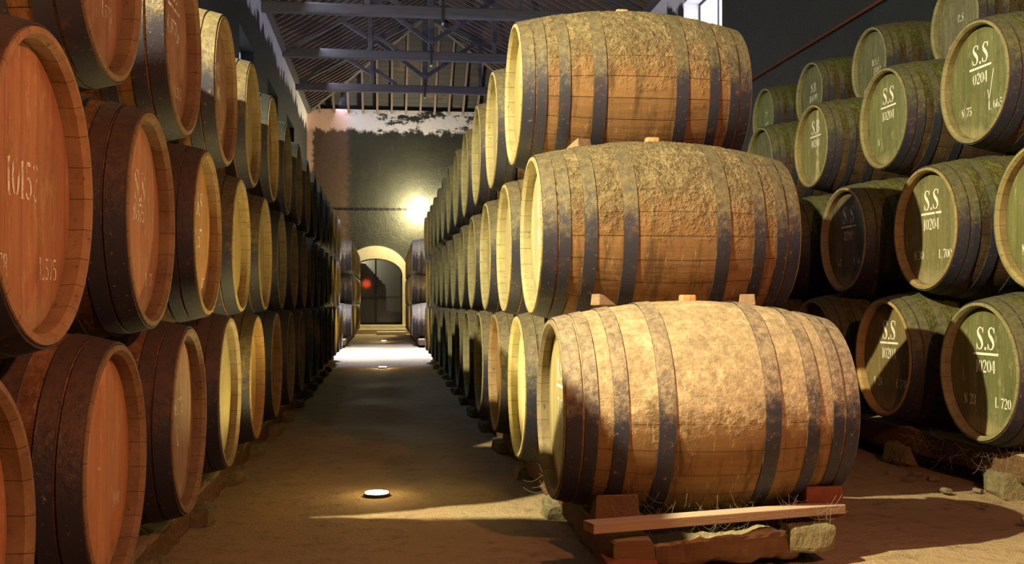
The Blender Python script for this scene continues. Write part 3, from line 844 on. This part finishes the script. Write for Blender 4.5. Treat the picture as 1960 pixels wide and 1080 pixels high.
MLAB = {(0, 0): 'big pale dusty barrel in the foreground, resting on the timber cradle with a plank',
        (0, 1): 'bottom-tier barrel right behind the big pale foreground barrel, cream head and cracked rim',
        (0, 2): 'bottom-tier middle-stack barrel with an orange-brown head and broken rim pieces',
        (0, 3): 'bottom-tier middle-stack barrel with white-worn head, beyond the orange-brown headed one',
        (1, 0): 'wide crusty-topped barrel lying across the pale foreground barrel, center of photo',
        (1, 1): 'middle-tier barrel peeking out left of the wide crusty central barrel',
        (2, 0): 'topmost big barrel of the near column, its dusty bulging top against the roof',
        (2, 1): 'top-tier barrel with a cream head, peeking out left of the topmost big barrel'}
for ti, (D0, pit, z, X, cnt) in enumerate(MT):
    for i in range(cnt):
        D = D0 + pit * i
        q = 'hero' if i == 0 else ('near' if D < 12 else 'far')
        mt = ('stave_pale' if ti == 0 else 'stave') if i == 0 else 'stave'
        falloff = min(1, max(0, (D - 7) / 4)); hc = [(.50, .42, .17), CREAM, YEL][ti] if i == 0 else tuple(a * (1 - falloff) + b_ * falloff for a, b_ in zip(CREAM, (.15, .16, .085)))  # light falloff with depth put into the head and rim colours
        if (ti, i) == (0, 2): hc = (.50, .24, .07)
        cc = tuple(a * (1 - falloff) + b_ * falloff for a, b_ in zip((.46, .40, .20), (.15, .165, .09)))
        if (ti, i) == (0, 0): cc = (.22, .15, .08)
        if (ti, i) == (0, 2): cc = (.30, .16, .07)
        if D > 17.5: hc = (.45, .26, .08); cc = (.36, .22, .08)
        lab = MLAB.get((ti, i)) or '%s barrel from the camera in the %s tier of the middle stack' % (ORD[i], TIER[ti])
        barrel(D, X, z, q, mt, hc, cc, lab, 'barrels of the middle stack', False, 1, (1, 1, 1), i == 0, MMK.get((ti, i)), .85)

# ---- right block: heads face -X, greenish and mouldy
def mk(top, num, nl, ll, w=1): return [(top, .135, 0, .19), ('_', .25, 0, .10)] + ([(num, .075, 0, .03)] if num else []) + ([(nl, .06, .16, -.17)] if nl else []) + ([(ll, .06, -.17, -.17)] if ll else [])
RT = [
 (0, 5.94, 3.38, -.395, GREEN, CH_GR, mk('S.S', '10204', 'N 23', 'L 720'), 'bottom right green-headed barrel marked S.S and L 720', 1, 1),
 (0, 7.08, 3.38, -.375, (.20, .15, .03), (.42, .25, .06), mk('S.S', '10204', 'N 24', 'L 731'), 'bottom-tier right barrel with an ochre-gold head marked S.S and N 24', 1, .9),
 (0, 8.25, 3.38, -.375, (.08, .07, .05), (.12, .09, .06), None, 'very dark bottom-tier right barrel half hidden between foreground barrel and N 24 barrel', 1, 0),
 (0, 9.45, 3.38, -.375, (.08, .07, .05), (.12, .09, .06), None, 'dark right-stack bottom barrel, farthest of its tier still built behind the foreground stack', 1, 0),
 (1, 5.55, 3.48, .47, GREEN, (.24, .20, .06), mk('S.S', '10204', 'N 51', None), 'green-headed barrel cut by the right edge at half height', 1, 1),
 (1, 6.76, 3.50, .487, (.16, .17, .045), (.30, .21, .06), mk('S.S', '10204', 'N 30', 'L 700'), 'right barrel with an olive head marked S.S, 10204, N 30 and L 700', 1, 1),
 (1, 7.97, 3.50, .49, (.075, .06, .025), (.22, .16, .09), mk('S S', '0204', '42', 'L 608'), 'small dark right barrel with dim brown head marked S S, below the green ones', 1, .55),
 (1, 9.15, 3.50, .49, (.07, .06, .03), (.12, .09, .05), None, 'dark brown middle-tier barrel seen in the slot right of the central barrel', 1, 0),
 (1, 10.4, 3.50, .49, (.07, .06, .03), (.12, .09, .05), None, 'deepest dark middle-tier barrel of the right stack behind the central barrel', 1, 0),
 (2, 6.78, 3.83, 1.45, GREEN, (.22, .20, .08), mk('S.S', '0204', 'N 75', 'L 665') + [('/', .13, -.11, -.07)], 'large top right green-headed barrel marked S.S, N 75 with a painted tick', 1, 1),
 (2, 8.06, 3.85, 1.44, (.13, .17, .035), CH_GR, mk('S.S', '10204', 'N', None), 'green right barrel with mossy top marked S.S, left of the N 75 barrel', .97, .9),
 (2, 9.42, 3.85, 1.43, (.20, .21, .06), (.28, .22, .07), mk('S.B', '10204', None, None), 'right barrel with a pale drip streak running down its green head, marked S.B', .93, 1),
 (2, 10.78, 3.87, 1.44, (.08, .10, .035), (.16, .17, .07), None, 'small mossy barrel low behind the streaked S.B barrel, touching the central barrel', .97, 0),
]
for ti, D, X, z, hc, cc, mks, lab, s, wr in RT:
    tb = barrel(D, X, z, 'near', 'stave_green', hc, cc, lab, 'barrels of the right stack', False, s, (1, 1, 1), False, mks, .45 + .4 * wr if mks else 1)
    if 'drip' in lab:
        hd = [c_ for c_ in tb.children if c_.name.startswith('head')][0]
        mb = MB(); xx = -(HL - REC) - .0006; vs = []
        for k_ in range(41):
            zz = .36 - .70 * k_ / 40; wd = .022 + .016 * noise.noise(Vector((k_ * .31, 2, 0))) + (.03 * (k_ / 40) ** 3)
            yc = -.045 + .008 * noise.noise(Vector((k_ * .12, 7, 0))); vs += [(xx, yc - wd, zz), (xx, yc + wd, zz)]
        mb.add(vs, [(2 * k_, 2 * k_ + 1, 2 * k_ + 3, 2 * k_ + 2) for k_ in range(40)])
        o = child('drip_stain', mb.mesh('drip_stain', M['drip']), hd, (0, 0, 0)); o['label'] = 'pale dried drip down the head'
# ---- rear row along the right wall, one tier higher
for i, (D, z, mks, lab) in enumerate([
        (9.06, 2.45, [('R.S', .07, -.03, .05), ('N 47', .07, .1, -.2)], 'uppermost right barrel with a streaky grey-green head, cut by the top edge'),
        (10.66, 2.45, [('B.Y.S', .07, -.06, .03), ('1503', .08, -.1, -.07), ('N 45', .065, .14, -.24)], 'rear barrel against the right wall marked 1503 and N 45'),
        (12.16, 2.44, [('S.R', .11, -.02, .10), ('10699', .09, -.02, -.03)], 'rear barrel against the right wall marked S.R and 10699'),
        (13.64, 2.44, [('R.S', .08, 0, .06), ('1075', .08, 0, -.1)], 'small bright green-headed rear barrel beside the top central barrel')]):
    hc = [(.12, .14, .08), (.11, .14, .05), (.08, .12, .035), (.13, .24, .03)][i]
    barrel(D, 4.95, z, 'near', 'stave_green', hc, (.20, .22, .12), lab, 'rear barrels along the right wall', False, .965, (.8, .9, .8), False, mks, .7)
b = MB(); b.box(5.2, XR + .02, 6.6, 15.2, -.08, EYE + 2.44 - .468 - .003)
tag(b.build('wall_ledge', M['wall_side']), kind='structure')

# ---- far blocks beyond the daylit cross passage
for side, X, flip, nm in ((0, -.87, True, 'left'), (1, .68, False, 'right')):
    for ti, z in enumerate((-.46, .36, 1.20)):
        for i in range(8):
            D = 26.6 + 1.2 * i + (.6 if ti == 1 else 0)
            mt = 'stave_pale' if i == 0 else 'stave'  # passage daylight put into the colour: paler end barrels, all tinted bluish
            barrel(D, X, z, 'near' if i == 0 else 'far', mt, (.42, .24, .08), (.40, .26, .09),
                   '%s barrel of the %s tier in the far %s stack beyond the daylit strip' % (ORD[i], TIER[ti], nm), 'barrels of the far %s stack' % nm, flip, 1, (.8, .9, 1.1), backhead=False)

# ------------------------------------------------------------------ timber runners and stone supports
def runner(x, y0, y1, ztop, lab, h=.15, wd=.18, grp=None, dz=0):
    m = MB(); m.rough((x, y0, ztop - dz - h / 2), (x, y1, ztop - h / 2), wd, h, int((y1 - y0) * 9) + 4, .014, x * 3, 16, .3)
    o = m.build('runner_beam', M['beam'], smooth=False)
    return tag(o, lab, 'beam', grp or 'timber runners under the stacks')
def stones(x, ys, ztop, labf, grp, wd=.24, h=None):
    for i, y in enumerate(ys):
        m = MB(); m.rough((0, -.13, ztop / 2 - .01), (0, .13, ztop / 2 - .01), wd, ztop + .02, 8, .03, x + y, 20, .4)
        o = m.build('support_stone', M['stone']); o.location = (x, y, 0); o.rotation_euler = (0, 0, random.uniform(-.15, .15))
        tag(o, labf(i), 'stone', grp)
zr_m = EYE - .475 - prof(.37) - .004
runner(.97, 3.98, 19.6, zr_m, 'rough runner beam under the aisle side of the middle stack, end by the cradle plank')
runner(1.81, 4.28, 19.6, zr_m, 'runner beam under the far side of the middle stack, mossy block end')
runner(-1.05, 1.6, 19.6, EYE - .486 - prof(.36) - .004, 'brown runner beam under the aisle side of the left stack', dz=.05)
runner(-1.9, 1.6, 19.6, EYE - .486 - prof(.36) - .004, 'runner beam hidden under the back of the left stack', dz=.05)
zrr = EYE - .39 - prof(.37) - .003
runner(3.62, 4.9, 10.5, zrr, 'runner beam under the heads of the right stack, cobwebbed', .17)
runner(4.45, 4.9, 10.5, zrr, 'runner beam under the back of the right stack', .17)
for X_, nm in ((-1.08, 'left'), (.90, 'right')):
    runner(X_, 25.6, 36.0, EYE - .46 - prof(.42) + .003, 'runner beam under the far %s stack beyond the daylit strip' % nm)
ys = [3.1 + 1.15 * i for i in range(14)]
stones(-.99, ys, .075, lambda i: '%s support stone from the camera under the left aisle runner' % ORD[i], 'support stones of the left runner')
stones(.93, [5.3 + 1.2 * i for i in range(12)], .075, lambda i: '%s support stone from the camera under the middle aisle runner' % ORD[i], 'support stones of the middle runner')
stones(3.60, [5.55, 6.75, 7.95, 9.1], .13, lambda i: '%s support stone from the camera under the right stack runner' % ORD[i], 'support stones of the right runner', .26)

# cradle in front of the foreground barrel
m = MB(); m.box(-.62, .62, -.045, .045, -.02, .02)
o = m.build('cradle_plank', M['plank'], bevel=.004); a = Vector((.83, 3.97, EYE - .875)); b_ = Vector((1.925, 4.30, EYE - .895))
o.location = (a + b_) / 2; dv = b_ - a; o.rotation_euler = (0, -math.asin(dv.z / dv.length), math.atan2(dv.y, dv.x))
tag(o, 'pale dusty plank laid across the cradle below the foreground barrel', 'plank')
def wedge(name, loc, size, rz, mat, lab, grp=None, tip=.2):
    sx, sy, sz = size; m = MB()
    vs = [(-sx, -sy, 0), (sx, -sy, 0), (sx, sy, 0), (-sx, sy, 0), (-sx * .9, -sy * .9, sz), (sx * tip, -sy * .9, sz * .85), (sx * tip, sy * .85, sz * .8), (-sx * .9, sy * .9, sz)]
    m.add(vs, [(3, 2, 1, 0), (4, 5, 6, 7), (0, 1, 5, 4), (1, 2, 6, 5), (2, 3, 7, 6), (3, 0, 4, 7)])
    o = m.build(name, M[mat], bevel=.005); o.location = loc; o.rotation_euler = (0, 0, rz)
    return tag(o, lab, 'chock', grp)
wedge('wooden_chock', (.97, 4.33, zr_m - .005), (.07, .10, .13), R(90), 'beam', 'square brown chock holding the left end of the foreground barrel', 'chocks')
wedge('wooden_chock', (1.90, 4.36, zr_m - .005), (.065, .09, .14), R(90), 'redchock', 'red-brown chock under the right end of the foreground barrel', 'chocks')
# stone block under the cradle ends and the dusty cross timber
m = MB(); m.rough((-.10, 0, 0), (.10, 0, 0), .17, .12, 8, .012, 3, 20, .35)
o = m.build('end_block', M['stone']); o.location = (1.80, 4.27, .095); tag(o, 'mossy crumbling block under the right end of the plank', 'block')
m = MB(); m.rough((1.09, 4.22, .055), (1.74, 4.30, .07), .18, .12, 26, .03, 5, 18, .5)
tag(m.build('cross_timber', M['beam']), 'low dusty cross timber between the runners, under the plank', 'timber')
m = MB(); m.rough((-.0, 0, 0), (.2, 0, 0), .18, .09, 8, .012, 8, 20, .35)
o = m.build('end_block', M['redchock']); o.location = (.86, 4.03, .045); tag(o, 'rusty brown block under the left end of the plank', 'block')

# wedges that pack the tiers apart
K = [((1.02, 4.78, EYE - .012), (.05, .04, .055), 'small pale wedge on the left shoulder of the pale foreground barrel'),
     ((1.73, 4.80, EYE - .012), (.05, .04, .055), 'small reddish wedge on the right shoulder of the pale foreground barrel'),
     ((1.02, 5.42, EYE + .82), (.055, .05, .05), 'small wedge on top of the wide crusty central barrel'),
     ((-1.06, 3.55, EYE + .755), (.05, .06, .07), 'small pointed wedge between the left middle and top tiers')]
for i, (l, sz, lb) in enumerate(K): wedge('packing_wedge', l, sz, R(20 + 50 * i), 'plank', lb, 'wedges between the tiers', -.3)

# cobwebs
def web(name, cen, ext, n_, lab, seed):
    rnd = random.Random(seed); m = MB()
    for _ in range(n_):
        p0 = Vector(cen) + Vector([rnd.uniform(-e, e) for e in ext]); p1 = p0 + Vector((rnd.uniform(-1, 1) * .12, rnd.uniform(-.5, .5) * .08, rnd.uniform(-1, 1) * .09))
        pts = [p0.lerp(p1, k / 5) - Vector((0, 0, .02 * math.sin(math.pi * k / 5))) for k in range(6)]
        m.tube(pts, .00045, 3)
    tag(m.build(name, M['web']), lab, 'cobweb', None, 'stuff')
web('cobweb', (1.4, 4.22, EYE - .88), (.5, .05, .035), 110, 'fine cobweb threads below the foreground barrel above the plank', 1)
web('cobweb', (1.5, 4.28, EYE - .97), (.35, .05, .04), 60, 'cobweb threads hanging under the cradle plank', 2)
web('cobweb', (3.48, 5.9, EYE - .9), (.08, .7, .06), 160, 'grey cobweb hanging from the right stack runner', 3)
web('cobweb', (.84, 5.0, EYE - .93), (.04, .4, .06), 70, 'cobweb hanging from the middle stack runner behind the plank', 4)
web('cobweb', (-.88, 4.6, EYE - .95), (.05, 1.3, .07), 120, 'cobweb hanging from the left stack runner', 5)
# a few loose stones on the floor by the right stack
rnd = random.Random(5)
for i in range(9):
    r = rnd.uniform(.018, .04); m = MB(); m.rough((-r, 0, r * .5), (r, 0, r * .5), r * 1.6, r * 1.1, 6, r * .3, i, 10, .8)
    o = m.build('pebble', M['stone']); o.location = (rnd.uniform(3.15, 3.42), rnd.uniform(4.8, 6.3), .0); o.rotation_euler = (0, 0, rnd.uniform(0, 3))
    tag(o, 'small loose stone on the lit floor below the right stack', 'stone', 'loose stones by the right stack')
